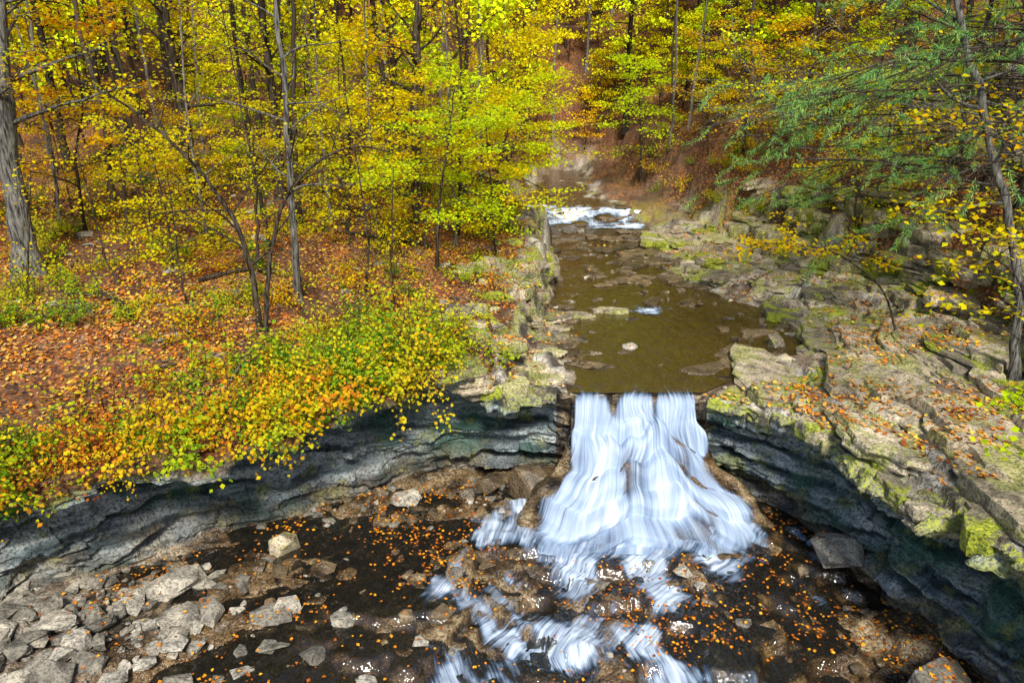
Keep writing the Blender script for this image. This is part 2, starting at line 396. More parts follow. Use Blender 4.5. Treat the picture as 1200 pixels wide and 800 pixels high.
def fall_surface(U, Vv, off=0., wide=0., amp=1.):
    nz = 1.5*vnoise(U*4.5, Vv*1.0, 1)+.4*vnoise(U*13, Vv*2, 4)
    K = 6.0
    p_ = Vv*K+nz; fl_ = np.floor(p_); r_ = p_-fl_
    wq = .85*sm(.18, .42, Vv)
    Vy = Vv*(1-wq)+wq*(fl_+sm(0, .6, r_)-nz)/K
    Vz = Vv*(1-wq)+wq*(fl_+sm(.30, 1., r_)-nz)/K
    Vy = np.clip(Vy, 0, 1); Vz = np.clip(Vz, 0, 1)
    y = np.interp(Vy, vv, fy); z = np.interp(Vz, vv, fz)
    wd_ = wide*sm(.35, .6, Vv)
    a = np.interp(Vv, vv, fl)-wd_; b = np.interp(Vv, vv, fr_)+wd_
    x = a+(b-a)*U+.10*vnoise(U*9, Vv*6, 8)*sm(.3, .5, Vv)
    y = y-off*.9-.28*np.sin(U*3.1416)*sm(.3, .8, Vv)+.12*vnoise(U*7, 0, 3)*sm(.05, .15, Vv)
    z = z+off*.5
    return x, y, z
nu_, nv_ = 260, 260
U, Vv = np.meshgrid(np.linspace(0, 1, nu_), np.linspace(0, 1, nv_))
x, y, z = fall_surface(U, Vv, -.17, .6)
n = fbm(x*1.6, y*1.6, z*1.6, 4)
y = y-.07*n; z = z+.08*n-.55*(np.abs(U-.5)*2)**5*sm(.3, .6, Vv)-.25*(1-sm(0., .12, Vv))-.15*sm(.8, 1, Vv)
V = np.stack([x, y, z], -1).reshape(-1, 3)
mk('waterfall_rock', V, gridfaces(nv_, nu_), [M_ground], True,
   {'rock': np.ones(x.size), 'moss': np.zeros(x.size), 'wet': np.full(x.size, 1.), 'wall': np.zeros(x.size), **gattrs(V)})
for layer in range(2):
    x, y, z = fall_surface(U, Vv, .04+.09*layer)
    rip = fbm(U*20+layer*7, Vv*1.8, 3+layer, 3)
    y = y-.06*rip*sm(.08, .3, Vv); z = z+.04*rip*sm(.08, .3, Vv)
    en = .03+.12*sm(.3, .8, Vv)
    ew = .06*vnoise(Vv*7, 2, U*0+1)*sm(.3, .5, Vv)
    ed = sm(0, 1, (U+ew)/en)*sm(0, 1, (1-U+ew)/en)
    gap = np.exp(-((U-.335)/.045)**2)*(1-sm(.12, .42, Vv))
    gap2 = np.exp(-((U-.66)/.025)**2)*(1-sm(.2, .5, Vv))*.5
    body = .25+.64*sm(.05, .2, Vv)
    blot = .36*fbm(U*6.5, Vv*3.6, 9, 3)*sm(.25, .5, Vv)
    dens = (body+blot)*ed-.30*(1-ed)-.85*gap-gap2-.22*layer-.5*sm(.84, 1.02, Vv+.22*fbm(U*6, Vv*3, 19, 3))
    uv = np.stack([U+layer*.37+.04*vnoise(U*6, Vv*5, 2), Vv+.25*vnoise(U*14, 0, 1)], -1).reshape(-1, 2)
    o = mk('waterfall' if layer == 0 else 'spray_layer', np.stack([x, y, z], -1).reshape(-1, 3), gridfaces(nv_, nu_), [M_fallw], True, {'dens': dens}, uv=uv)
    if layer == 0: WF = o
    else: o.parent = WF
gx = np.linspace(-5.0, 8.2, 340); gy = np.linspace(8.5, 17.2, 300)
X, Y = np.meshgrid(gx, gy)
Z = np.maximum(floorz(X, Y), floor0(X, Y))
for _ in range(3):
    Z[1:-1, 1:-1] = (Z[1:-1, 1:-1]*2+Z[:-2, 1:-1]+Z[2:, 1:-1]+Z[1:-1, :-2]+Z[1:-1, 2:])/6
Z = np.maximum(Z, np.maximum(floorz(X, Y), floor0(X, Y))-.02)+.05+.03*fbm(X*3, Y*3, 5, 2)
Z = Z+.10*sm(14.8, 16, Y)
ky = [8.5, 11, 12.4, 13.6, 15, 16.2]
cx_ = np.interp(Y, ky, [1.4, .7, .2, 1.2, 2.6, 3.2])
wd = np.interp(Y, ky, [2.8, 2.9, 3.0, 2.9, 3.7, 4.1])
d0 = 1-np.abs(X-cx_)/wd
dens = .24+.72*np.clip(d0, -.6, .75)+.95*fbm(X*1.1+.3*Y, Y*.95, 77, 4)
dens = np.minimum(dens, .82)*1.0
top = sm(14.2, 15.9, Y)*sm(0, .45, d0)
dens = dens*(1-top)+top*np.maximum(dens, .80)
dens = np.where(d0 < 0, dens-.3*np.minimum(1, -d0*3), dens)
fu = (X-cx_)/wd
mk('cascade_foam', np.stack([X, Y, Z], -1).reshape(-1, 3), gridfaces(*X.shape), [M_casc], True, {'dens': dens},
   uv=np.stack([fu*15, Y*.8+.5*vnoise(X*2, Y, 1)], -1).reshape(-1, 2))
gx = np.linspace(-1.8, 7.6, 120); gy = np.linspace(40.2, 45.2, 60)
X, Y = np.meshgrid(gx, gy); Z = wlev(Y)+.03+.05*fbm(X*2, Y*2, 3, 2)
dens = .76-.5*np.abs((Y-42.6)/2.2)**2+.7*fbm(X*.6, Y*.9, 8, 3)
mk('upstream_rapids', np.stack([X, Y, Z], -1).reshape(-1, 3), gridfaces(*X.shape), [M_casc], True, {'dens': dens},
   uv=np.stack([X*3, Y*2], -1).reshape(-1, 2))
gx = np.linspace(3.4, 6.4, 50); gy = np.linspace(24.0, 26.6, 50)
X, Y = np.meshgrid(gx, gy); Z = 0*X+.02
dens = 1.0-np.hypot((X-4.9)/1.1, (Y-25.3)/1.0)*.9+.3*fbm(X*2, Y*2, 8, 3)
mk('small_riffle', np.stack([X, Y, Z], -1).reshape(-1, 3), gridfaces(*X.shape), [M_casc], True, {'dens': dens}, uv=np.stack([X*3, Y*2], -1).reshape(-1, 2))

# ------------------------------------------------------------ rocks
def hull(seed, n=15, p=3.):
    r = np.random.default_rng(seed)
    d = r.normal(size=(n, 3)); d /= (np.abs(d)**p).sum(1, keepdims=True)**(1/p)
    bm = bmesh.new()
    for v in d: bm.verts.new(v)
    res = bmesh.ops.convex_hull(bm, input=bm.verts)
    bmesh.ops.delete(bm, geom=[g for g in res['geom_interior'] if isinstance(g, bmesh.types.BMVert)], context='VERTS')
    bmesh.ops.dissolve_limit(bm, angle_limit=.30, verts=bm.verts, edges=bm.edges)
    bmesh.ops.bevel(bm, geom=list(bm.edges), offset=.06, segments=2, affect='EDGES', profile=.6)
    bmesh.ops.triangulate(bm, faces=bm.faces)
    bm.verts.index_update()
    V = np.array([v.co[:] for v in bm.verts]); Fc = np.array([[v.index for v in f.verts] for f in bm.faces])
    bm.free(); return V, Fc
HULLS = [hull(100+i, 14+i % 8, 5.) for i in range(14)]
def slabv(seed):
    r = np.random.default_rng(seed); n = 26; nl = int(r.integers(1, 4))
    an = np.sort(np.arange(n)/n*2*np.pi+r.uniform(-.08, .08, n))
    c, s_ = np.cos(an), np.sin(an)
    nb = int(r.integers(5, 8)); ba = np.arange(nb)/nb*2*np.pi+r.uniform(-.4, .4, nb); bd = r.uniform(.62, 1.0, nb)
    rad = np.min([np.where(np.cos(an-a) > .15, d/np.maximum(np.cos(an-a), .15), 9) for a, d in zip(ba, bd)], 0)
    rad = np.minimum(rad, 1.25)*r.uniform(.90, 1.06, n)
    hs = np.cumsum(np.concatenate([[0], r.uniform(.5, 1.5, nl)])); hs = hs/hs[-1]*2-1
    Vs = []; Fs = []; o = 0; off = np.zeros(2)
    for l in range(nl):
        k = rad*(1-.16*l*r.random())*r.uniform(.9, 1.05, n); off = off+r.normal(0, .10, 2)
        tl = r.normal(0, .12, 2)
        rings = []
        for zz, f in ((hs[l], .95), (hs[l]*.6+hs[l+1]*.4, 1.03), (hs[l+1]-.12, 1.), (hs[l+1], .94), (hs[l+1], .55)):
            f = f*r.uniform(.97, 1.03, n)
            xx = k*c*f+off[0]; yy_ = k*s_*f+off[1]; rings.append(np.stack([xx, yy_, zz+0*xx+xx*tl[0]+yy_*tl[1]+r.normal(0, .05, n)], 1))
        ctr = np.array([[off[0], off[1], hs[l+1]+.03]])
        Vs.append(np.concatenate(rings+[ctr]))
        q = gridfaces(5, n, True); tr = np.concatenate([q[:, [0, 1, 2]], q[:, [0, 2, 3]]])
        j = np.arange(n); top = np.stack([4*n+j, 4*n+(j+1) % n, np.full(n, 5*n)], 1)
        Fs.append(np.concatenate([tr, top])+o); o += 5*n+1
    return np.concatenate(Vs), np.concatenate(Fs)
SLABS = [slabv(300+i) for i in range(16)]
BV = []; BF = []; BO = [0]
def rocks(name, items, mat, src=None, nz_=.10):
    src = src or HULLS
    Vs = []; Fs = []; o = 0
    for i, (x, y, z, sx, sy, sz, rz, tilt) in enumerate(items):
        v, f = src[(i*5+int(abs(x)*7)) % len(src)]
        n = 1+nz_*fbm(v[:, 0]*2.2+i, v[:, 1]*2.2, v[:, 2]*(4 if src is HULLS else .3), 2); v = v*np.stack([n, n, 1+0*n if src is SLABS else n], 1)
        v = v*np.array([sx, sy, sz])
        ct, s_ = math.cos(tilt), math.sin(tilt)
        v = v@np.array([[1, 0, 0], [0, ct, s_], [0, -s_, ct]])
        c, s2 = math.cos(rz), math.sin(rz)
        v = v@np.array([[c, s2, 0], [-s2, c, 0], [0, 0, 1]])
        Vs.append(v+np.array([x, y, z])); Fs.append(f+o); o += len(v)
    V = np.concatenate(Vs); F = np.concatenate(Fs)
    BV.append(V); BF.append(F+BO[0]); BO[0] += len(V)
    return mk(name, V, F, [mat], False)
def R(a, b): return rng.uniform(a, b)
it = []
for i in range(1200):
    x = R(-12.5, -3.9); y = R(9.5, 16.5)
    w = math.exp(-((x+9.3)/2.9)**2-((y-12.0)/2.0)**2)
    if rng.random() > w+.03: continue
    s = .06+.27*rng.random()**2.4
    it.append((x, y, float(floorz(x, y))+s*.35+.12*rng.random()*w, s*R(.8, 1.5), s, s*R(.3, .65), R(0, 6.3), R(-.5, .5)))
rocks('rock_pile', it, M_stone)
it = []
for i in range(1300):
    x = R(-7, 8.5); y = R(11, 18.6)
    if 0 < x < 6.3 and y > 14.5: continue
    if y < 16.0 and rng.random() < .72: continue
    s = .035+.19*rng.random()**3
    if (x-CX)**2+(y-CY)**2 > (float(basr(np.degrees(math.atan2(y-CY, x-CX))))-.1)**2: continue
    it.append((x, y, float(floorz(x, y))+s*.2, s*R(.8, 1.5), s, s*R(.35, .7), R(0, 6.3), R(-.3, .3)))
rocks('wet_stones', [t for i, t in enumerate(it) if i % 5 > 1], M_stonew)
rocks('scattered_stones', [t for i, t in enumerate(it) if i % 5 <= 1], M_stone)
def boulder(x, y, z, sx, sy, sz, rz, tilt, mat, nm='boulder'):
    rocks(nm, [(x, y, z, sx, sy, sz, rz, tilt)], mat)
boulder(-5.6, 15.2, -2.8, .36, .30, .30, .4, .2, M_slab)
boulder(-7.6, 13.7, -2.8, .65, .35, .24, .7, .3, M_stone)
boulder(-6.5, 12.7, -2.75, .35, .45, .22, .2, -.2, M_stone)
boulder(-4.9, 13.0, -2.9, .30, .22, .18, .2, .4, M_stone)
boulder(.5, 17.5, -2.55, .75, .55, .5, .3, .1, M_stonew)
boulder(-.6, 17.9, -2.75, .4, .35, .22, 1.3, .1, M_stonew)
boulder(-2.9, 17.3, -2.85, .42, .25, .16, .3, .1, M_stone)
boulder(7.9, 14.9, -2.8, .62, .5, .32, .1, 0, M_stone)
boulder(8.3, 10.9, -3.1, .72, .55, .4, .2, .1, M_stone)
boulder(8.3, 21.6, .15, .3, .25, .2, .2, .1, M_slab)
def okrim(x, y, e_=.35): return math.hypot(x-CX, y-CY) > float(rimr(math.degrees(math.atan2(y-CY, x-CX))))+e_
it = []; it2 = []
for i in range(130):
    y = R(11, 38); Q = float(np.interp(y, QY, QX)); Rr = float(Rf(y))
    if y < 18: Rr = 5.5
    x = Rr+.2+(Q+.3-Rr)*rng.random()
    s = .25+1.0*rng.random()**1.7
    if not okrim(x, y, .1): continue
    (it if i % 3 else it2).append((x, y, float(hup(x, y))-s*.04, s*R(1.2, 2.4), s, R(.08, .22), R(1.1, 2.0), R(-.12, .12)))
for i in range(80):
    y = R(14, 38); x = float(np.interp(y, QY, QX))+R(-.6, 1.9); s = R(.4, 1.1)
    (it if i % 2 else it2).append((x, y, float(hup(x, y))-.05, s*R(1.3, 2.2), s, R(.16, .42), R(1.1, 2.0), R(-.22, .22)))
for a in np.arange(12, 64, 3.0):
    r_ = float(rimr(a))+R(.1, .7); x = CX+r_*math.cos(math.radians(a)); y = CY+r_*math.sin(math.radians(a)); s = R(.25, .65)
    (it if rng.random() < .5 else it2).append((x, y, float(hup(x, y))-R(.05, .25), s*R(1, 1.7), s, R(.10, .28), math.radians(a+90)+R(-.6, .6), R(-.15, .15)))
for a in list(np.arange(90, 108, 2.8))+list(np.arange(108, 130, 6)):
    r_ = float(rimr(a))+R(.1, .5); x = CX+r_*math.cos(math.radians(a)); y = CY+r_*math.sin(math.radians(a)); s = R(.3, .6)
    (it if rng.random() < .7 else it2).append((x, y, float(hup(x, y))-(R(.02, .2) if a < 108 else R(.3, .5)), s*R(1, 1.7), s, R(.14, .26), math.radians(a+90)+R(-.4, .4), R(-.12, .12)))
rocks('limestone_ledges', it, M_slab, SLABS)
rocks('mossy_ledges', it2, M_mossy, SLABS)
it = []
for i in range(600):
    y = R(11, 38); Q = float(np.interp(y, QY, QX)); Rr = float(Rf(y))
    if y < 18: Rr = 5.5
    x = Rr+(Q+1.5-Rr)*rng.random(); s = .04+.24*rng.random()**3
    if not okrim(x, y): continue
    it.append((x, y, float(hup(x, y))+.01, s*R(1., 2.2), s, s*R(.2, .5), R(0, 3), R(-.2, .2)))
rocks('loose_bank_stones', it, M_slab)
it = []; it3 = []
for i in range(60):
    y = R(17.8, 27); x = float(Lf(y))-R(.1, 3.0); s = .15+.5*rng.random()**2
    if not okrim(x, y): continue
    it3.append((x, y, float(hup(x, y))+.0, s*R(.9, 1.7), s, R(.07, .22), R(-.6, .6), R(-.15, .15)))
it3 += [(2.4, 24.6, -.02, 1.3, .55, .12, .05, 0), (1.7, 23.3, -.03, .9, .4, .10, .2, 0), (3.5, 25.2, -.02, .8, .4, .10, -.1, 0)]
rocks('bank_ledges', it3, M_slab, SLABS)
for i in range(110):
    x = R(-16, -.5); y = R(17.5, 34); s = .06+.2*rng.random()**2
    if not okrim(x, y): continue
    it.append((x, y, float(hup(x, y))+.0, s*R(.9, 1.7), s, s*R(.3, .6), R(0, 3), R(-.2, .2)))
rocks('bank_rocks', it, M_stone)
it = [(-1.0, 21.5, .55, .9, .7, .75, .4, .2), (-1.7, 20.2, .45, .7, .6, .6, .9, .1), (.1, 24.8, .8, .9, .9, .95, .4, .1), (.5, 26.7, .8, .8, 1.2, 1.0, .1, .1), (-.5, 23.0, .8, .7, .6, .7, .2, .2), (.3, 22.9, .4, .6, .5, .4, 1., .1), (.2, 28.6, .9, .8, 1.1, .9, .3, .1)]
for i in range(40):
    y = R(26, 41); x = float(Lf(y))-R(0, .8); s = R(.2, .6)
    it.append((x, y, float(wlev(y))+R(.1, .9), s*R(.8, 1.3), s, s*R(.5, .9), R(0, 3), R(-.2, .2)))
rocks('mossy_boulders', it, M_mossy)
it = []
for i in range(90):
    x = R(6, 22); y = R(26, 50); dq = x-float(np.interp(y, QY, QX))
    if abs(dq-5.8) > .8: continue
    it.append((x, y, float(hup(x, y)), R(.8, 1.8), R(.6, 1), R(.4, .8), R(.9, 2), R(-.2, .2)))
if it: rocks('hillside_outcrop', it, M_mossy, SLABS)
it = []
for i in range(150):
    y = R(19.5, 45); l, r_ = float(Lf(y)), float(Rf(y)); x = l+(r_-l)*(rng.random()**.6 if y > 26 else (1-.3*rng.random()**.6 if i % 2 else .12*rng.random())); s = .08+.7*rng.random()**2
    it.append((x, y, float(wlev(y))-.03, s*R(1, 2), s, R(.04, .11), R(-.5, 1.6), R(-.06, .06)))
rocks('stream_ledges', it, M_stonew, SLABS)
it = []
for i in range(200):
    y = R(18.6, 40); l, r_ = float(Lf(y)), float(Rf(y)); x = l+(r_-l)*rng.random(); s = .05+.2*rng.random()**2
    it.append((x, y, float(hup(x, y))+s*.1, s*R(1, 1.6), s, s*.4, R(0, 3), R(-.2, .2)))
rocks('submerged_stones', it, M_stone)

# ------------------------------------------------------------ leaves & tubes
def leafq(P, size, rg, tilt=.5, asp=.42, dirs=None):
    n = len(P)
    if dirs is None:
        az = rg.uniform(0, 2*np.pi, n); a = np.stack([np.cos(az), np.sin(az), rg.normal(0, tilt, n)-.15*tilt], 1)
    else: a = dirs
    a = a/np.linalg.norm(a, axis=1, keepdims=True)
    up = np.stack([rg.normal(0, tilt, n), rg.normal(0, tilt, n), np.ones(n)], 1)
    b = np.cross(up, a); b /= np.linalg.norm(b, axis=1, keepdims=True)+1e-9
    nn = np.cross(a, b)
    s = (size*rg.uniform(.6, 1.25, n))[:, None]
    v0 = P; v2 = P+a*s; v1 = P+a*s*.45+b*s*asp+nn*s*.12; v3 = P+a*s*.45-b*s*asp+nn*s*.12
    V = np.stack([v0, v1, v2, v3], 1).reshape(-1, 3)
    return V, np.arange(4*n).reshape(-1, 4)
class MB:
    def __init__(s): s.V = []; s.F = []; s.M = []; s.o = 0
    def add(s, V, F, m):
        s.V.append(V); s.F.append(F+s.o); s.M.append(np.full(len(F), m)); s.o += len(V)
    def tube(s, pts, rad, k=6, m=0):
        pts = np.asarray(pts, float); rad = np.asarray(rad, float); n = len(pts)
        tg = np.gradient(pts, axis=0); tg /= np.linalg.norm(tg, axis=1, keepdims=True)+1e-9
        ref = np.array([0, 0, 1.]) if abs(tg[:, 2]).mean() < .75 else np.array([1., 0, 0])
        b = np.cross(tg, ref); b /= np.linalg.norm(b, axis=1, keepdims=True)+1e-9; c = np.cross(tg, b)
        an = np.arange(k)/k*2*np.pi
        V = pts[:, None]+rad[:, None, None]*(b[:, None]*np.cos(an)[None, :, None]+c[:, None]*np.sin(an)[None, :, None])
        s.add(V.reshape(-1, 3), gridfaces(n, k, True), m)
    def arr(s): return np.concatenate(s.V).astype(np.float32), np.concatenate(s.F), np.concatenate(s.M)
    def mesh(s, name, mats, link=False):
        V, F, M = s.arr(); return mk(name, V, F, mats, True, midx=M, link=link)
class FIELD:
    def __init__(s): s.V = []; s.F = []; s.M = []; s.A = []; s.o = 0
    def put(s, arr, mm, x, y, z, sc, rz, tilt=0., frac=1.):
        V, F, M = arr
        c, q = math.cos(rz), math.sin(rz)
        V = V*sc
        Rm = np.array([[c, q, 0], [-q, c, 0], [0, 0, 1]], np.float32)
        if tilt:
            ct, st_ = math.cos(tilt), math.sin(tilt); Rm = np.array([[1, 0, 0], [0, ct, st_], [0, -st_, ct]], np.float32)@Rm
        V = V@Rm+np.array([x, y, z], np.float32)
        s.V.append(V.astype(np.float32)); s.F.append((F+s.o).astype(np.int32)); s.M.append(np.asarray(mm)[M]); s.A.append(np.full(len(V), rt.random(), np.float32)); s.o += len(V)
    def mesh(s, name): return mk(name, np.concatenate(s.V), np.concatenate(s.F), FM, True, {'tr': np.concatenate(s.A)}, np.concatenate(s.M))
def wander(rg, p, d, L, n, wob, grav=0.):
    pts = [np.array(p, float)]; d = np.array(d, float); d /= np.linalg.norm(d)
    for i in range(n):
        d = d+rg.normal(0, wob, 3)+np.array([0, 0, grav]); d /= np.linalg.norm(d)
        pts.append(pts[-1]+d*L/n)
    return np.array(pts), d
def tree(rg, trunk, r_base, r_top, nb, bstart, blen, elev, nleaf, lsize, mats, name, flat=.10, spread=.35, subs=5, link=False, barefrac=0., grav=0., k=8, leaftilt=.45, flare=1.):
    mb = MB(); trunk = np.asarray(trunk, float); n = len(trunk)
    tt = np.linspace(0, 1, 22)
    ts = np.linspace(0, 1, n); tp = np.stack([np.interp(tt, ts, trunk[:, i]) for i in range(3)], 1)
    for _ in range(2): tp[1:-1] = (tp[:-2]+2*tp[1:-1]+tp[2:])/4
    tr = r_base+(r_top-r_base)*tt**.9; tr[0] *= 1+.5*flare; tr[1] *= 1+.12*flare
    tp[1:-1] += rg.normal(0, min(r_base*.25, .03), (20, 3))*np.array([1, 1, 0])
    mb.tube(tp, tr, k)
    anch = []
    for i in range(nb):
        f = bstart+(1-bstart)*(i+rg.random())/nb
        p = np.array([np.interp(f, tt, tp[:, j]) for j in range(3)]); r = np.interp(f, tt, tr)
        az = i*2.4+rg.uniform(-.5, .5); el = elev+rg.normal(0, .18)+.5*max(0, f-.6)
        L = blen*(1-.55*((f-bstart)/(1-bstart+1e-6))**1.5)*rg.uniform(.65, 1.2)
        pts, d = wander(rg, p, (math.cos(az)*math.cos(el), math.sin(az)*math.cos(el), math.sin(el)), L, 7, .13, grav)
        br = min(r*.5, .03+L*.012); rad = np.linspace(br, .006, 8)
        mb.tube(pts, rad, 4)
        leafy = rg.random() > barefrac
        for q in range(subs):
            g = .25+.75*(q+rg.random())/subs
            ii = min(6, int(g*7)); sp = pts[ii]+(pts[ii+1]-pts[ii])*(g*7-ii)
            dd = (pts[ii+1]-pts[ii]); dd /= np.linalg.norm(dd)
            side = np.cross(dd, [0, 0, 1.]); side /= np.linalg.norm(side)+1e-6
            sd = dd*.8+side*(1 if q % 2 else -1)*rg.uniform(.5, 1.1)+np.array([0, 0, rg.normal(.0, .15)])
            sl = L*.42*rg.uniform(.6, 1.2)*(1.2-g*.6)
            spts, _ = wander(rg, sp, sd, sl, 3, .2, grav)
            mb.tube(spts, np.linspace(max(.006, br*.35), .004, 4), 3)
            if leafy: anch.append(spts[1:]); anch.append((spts[1:]+spts[:-1])/2)
        if leafy: anch.append(pts[3:])
    if nleaf and anch:
        A = np.concatenate(anch); idx = rg.integers(0, len(A), nleaf)
        P = A[idx]+rg.normal(0, 1, (nleaf, 3))*np.array([spread, spread, flat])
        Vl, Fl = leafq(P, lsize, rg, leaftilt)
        mb.add(Vl, Fl, 1)
    return mb.mesh(name, mats, True) if link else mb.arr()
rt = np.random.default_rng(77)
def straight(h, lean=.6, n=6):
    p = np.zeros((n, 3)); p[:, 2] = np.linspace(-.1, h, n)
    p[1:, :2] = np.cumsum(rt.normal(0, lean*.25, (n-1, 2)), 0); return p
TALL = [tree(rt, straight(19), .15+.05*i, .05, 20, .25, 3.6, .45, 2300, .27, None, '', .22, .5, subs=3, k=7, leaftilt=.8) for i in range(4)]
POLE = [tree(rt, straight(17, .9), .08+.025*i, .03, 10, .5, 2.2, .6, 500, .22, None, '', .2, .4, subs=2, k=6, leaftilt=.8) for i in range(3)]
UND = [tree(rt, straight(6.5, .8), .06, .012, 15, .2, 2.5, .22, 1700, .18, None, '', .07, .28, subs=3, k=5, leaftilt=.7) for i in range(4)]
UNDN = [tree(rt, straight(6.5, .8), .06, .012, 16, .2, 2.5, .22, 2300, .135, None, '', .07, .26, subs=4, k=6) for i in range(3)]

FOR = FIELD()
cnt = 0; placed = []; tries = 0
while cnt < 560 and tries < 20000:
    tries += 1
    y = 27+72*rt.random()**1.1; x = rt.uniform(-.78, .78)*y*1.05
    if cnt > 500: x = rt.uniform(-2, 22); y = rt.uniform(60, 84)
    L, Rr, Q = float(Lf(y)), float(Rf(y)), float(np.interp(y, QY, QX))
    if y < 50 and L-1.8 < x < Q+1.5: continue
    if L-1.0 < x < Rr+1.0 and y < 60: continue
    q = rt.random(); kind = 0 if q < .44 else (1 if q < .74 else 2)
    if kind == 2 and y < 34: continue
    if x > Q and y < 40 and rt.random() < .4: continue
    md = (1.5, 1.3, 2.6)[kind]*(.75 if cnt > 500 else 1)
    if any((x-a)**2+(y-b)**2 < md*md for a, b in placed): continue
    placed.append((x, y)); cnt += 1
    z = float(hup(x, y))-.05; rz = rt.uniform(0, 6.3)
    if kind == 0:
        near = y < 40
        arr = UNDN[int(rt.integers(3))] if near else UND[int(rt.integers(4))]
        FOR.put(arr, [0, int(rt.choice([3, 2, 2, 2, 4, 3] if near else [9, 8, 8, 8, 10, 9]))], x, y, z, rt.uniform(.6, 1.25), rz)
    elif kind == 1: FOR.put(POLE[int(rt.integers(3))], [int(rt.choice([0, 0, 1])), 8], x, y, z, rt.uniform(.75, 1.25), rz)
    else: FOR.put(TALL[int(rt.integers(4))], [0, int(rt.choice([8, 8, 10, 9]))], x, y, z, rt.uniform(.75, 1.25), rz)
FOR.mesh('background_forest')

def H(x, y): return float(hup(x, y))
r1 = np.random.default_rng(5)
def T(name, base, top_pts, rb_, rt_, nb, bs, bl, el, nl, ls, lm, bark=M_bark, **kw):
    z0 = H(*base)-.15
    tr = [(base[0], base[1], z0)]+[tuple(p) for p in top_pts]
    tree(r1, tr, rb_, rt_, nb, bs, bl, el, nl, ls, [bark, lm], name, link=True, **kw)
T('oak_tree', (-15.8, 23.2), [(-15.7, 23.3, 5), (-15.3, 23.4, 8.2), (-14.6, 23.6, 12), (-14, 24, 18)], .38, .10, 22, .35, 4.5, .5, 2600, .13, M_yel, M_barkg, k=14)
T('oak_tree', (-15.6, 23.25), [(-15.75, 23.3, 4.5), (-16.2, 23.4, 7.5), (-17, 23.6, 11), (-18, 24, 18)], .30, .10, 14, .45, 4, .5, 1500, .13, M_gold, M_barkg, k=12)
T('maple_tree', (-13.8, 32.3), [(-13.9, 32.3, 7), (-14.2, 32.2, 12), (-14, 32.3, 20)], .32, .12, 22, .3, 4, .4, 3000, .15, M_yel, k=12)
T('maple_tree', (-10.5, 33.5), [(-10.4, 33.5, 7), (-10.5, 33.5, 12), (-10.3, 33.3, 20)], .22, .10, 20, .3, 4, .4, 3000, .15, M_yel, k=10)
T('birch_tree', (-6.6, 21.7), [(-6.5, 21.7, 4.5), (-6.4, 21.8, 8), (-6.3, 21.8, 15)], .12, .05, 16, .35, 2.8, .5, 500, .11, M_yel, M_barkg, k=10)
T('maple_tree', (-3.9, 30.4), [(-3.9, 30.4, 6), (-3.6, 30.4, 10), (-3.4, 30.5, 18)], .24, .10, 22, .3, 3.6, .4, 2400, .13, M_yel, k=10)
T('leaning_sapling', (-7.1, 19.5), [(-7.1, 19.5, 2.6), (-7.3, 19.5, 4.2), (-8.2, 19.5, 5.8), (-9.6, 19.4, 7.2), (-11, 19.3, 8)], .10, .025, 16, .25, 2.4, .5, 260, .10, M_gold, k=8)
T('leaning_sapling', (-7.0, 19.55), [(-6.7, 19.6, 3), (-6.2, 19.7, 4.8), (-5.3, 19.8, 5.8), (-4.2, 19.8, 6.3), (-3.2, 19.8, 6.1)], .075, .02, 12, .3, 2.0, .6, 160, .10, M_yel, k=8)
T('maple_sapling', (-2.7, 25.5), [(-2.6, 25.5, 3.5), (-2.2, 25.4, 5.5), (-1.9, 25.3, 7.5)], .07, .015, 24, .25, 3.4, .1, 5500, .115, M_lime, flat=.05, spread=.28)
T('maple_sapling', (-.9, 29.5), [(-.8, 29.5, 3.5), (-.3, 29.3, 5.5), (.2, 29, 7.6)], .07, .015, 22, .25, 3.6, .1, 5000, .12, M_lime, flat=.05, spread=.28)
T('maple_sapling', (-.6, 33.5), [(-.2, 33.5, 4), (.3, 33.3, 6), (.8, 33, 9)], .07, .015, 22, .25, 3.6, .1, 4500, .13, M_yel, flat=.05, spread=.28)
T('maple_sapling', (-.8, 47), [(-.8, 47, 5), (-.3, 47, 8), (.5, 46.5, 11)], .08, .015, 22, .2, 3.8, .1, 3500, .17, M_yel, flat=.08, spread=.3)
T('maple_sapling', (8.5, 49), [(8.2, 49, 6), (7.8, 48.8, 9)], .08, .015, 20, .2, 3.4, .1, 3000, .17, M_lime, flat=.08, spread=.3)
for bx, by in ((-9, 26.5), (-13, 26), (-17.5, 29), (-6.2, 27.5), (-11.2, 23.5), (-19.5, 25)):
    T('maple_sapling', (bx, by), [(bx+.1, by, 3.5), (bx-.1, by-.1, 7.2)], .05, .013, 16, .22, 2.4, .2, 1900, .115, M_yel if bx > -15 else M_gold, flat=.06, spread=.26)
for bx, by, h_ in ((-12.4, 22.5, 5), (-9.8, 21.2, 4), (-4.8, 23, 6), (-3.6, 21.8, 4), (-14, 20.5, 4), (-8.6, 24, 9), (-11.8, 28, 12), (-5.4, 29, 12), (-7.6, 30.5, 14), (-2.2, 28, 10), (-16.8, 27, 12), (-1.5, 36, 14), (-9.3, 36, 15)):
    T('thin_sapling', (bx, by), [(bx+r1.normal(0, .2), by, h_*.5), (bx+r1.normal(0, .4), by, h_+1.5)], .028+h_*.005, .012, 9, .25, 1.2+h_*.08, .6, 160+int(h_*16), .10, M_yel, M_barkg if h_ > 9 else M_bark)
T('leaning_tree', (12.4, 16.6), [(12.1, 16.9, 3.5), (11.3, 17.4, 6), (10.5, 18.2, 8.6), (9.5, 19, 12)], .12, .07, 10, .3, 3.0, .3, 240, .12, M_gold, M_barkg, k=10)
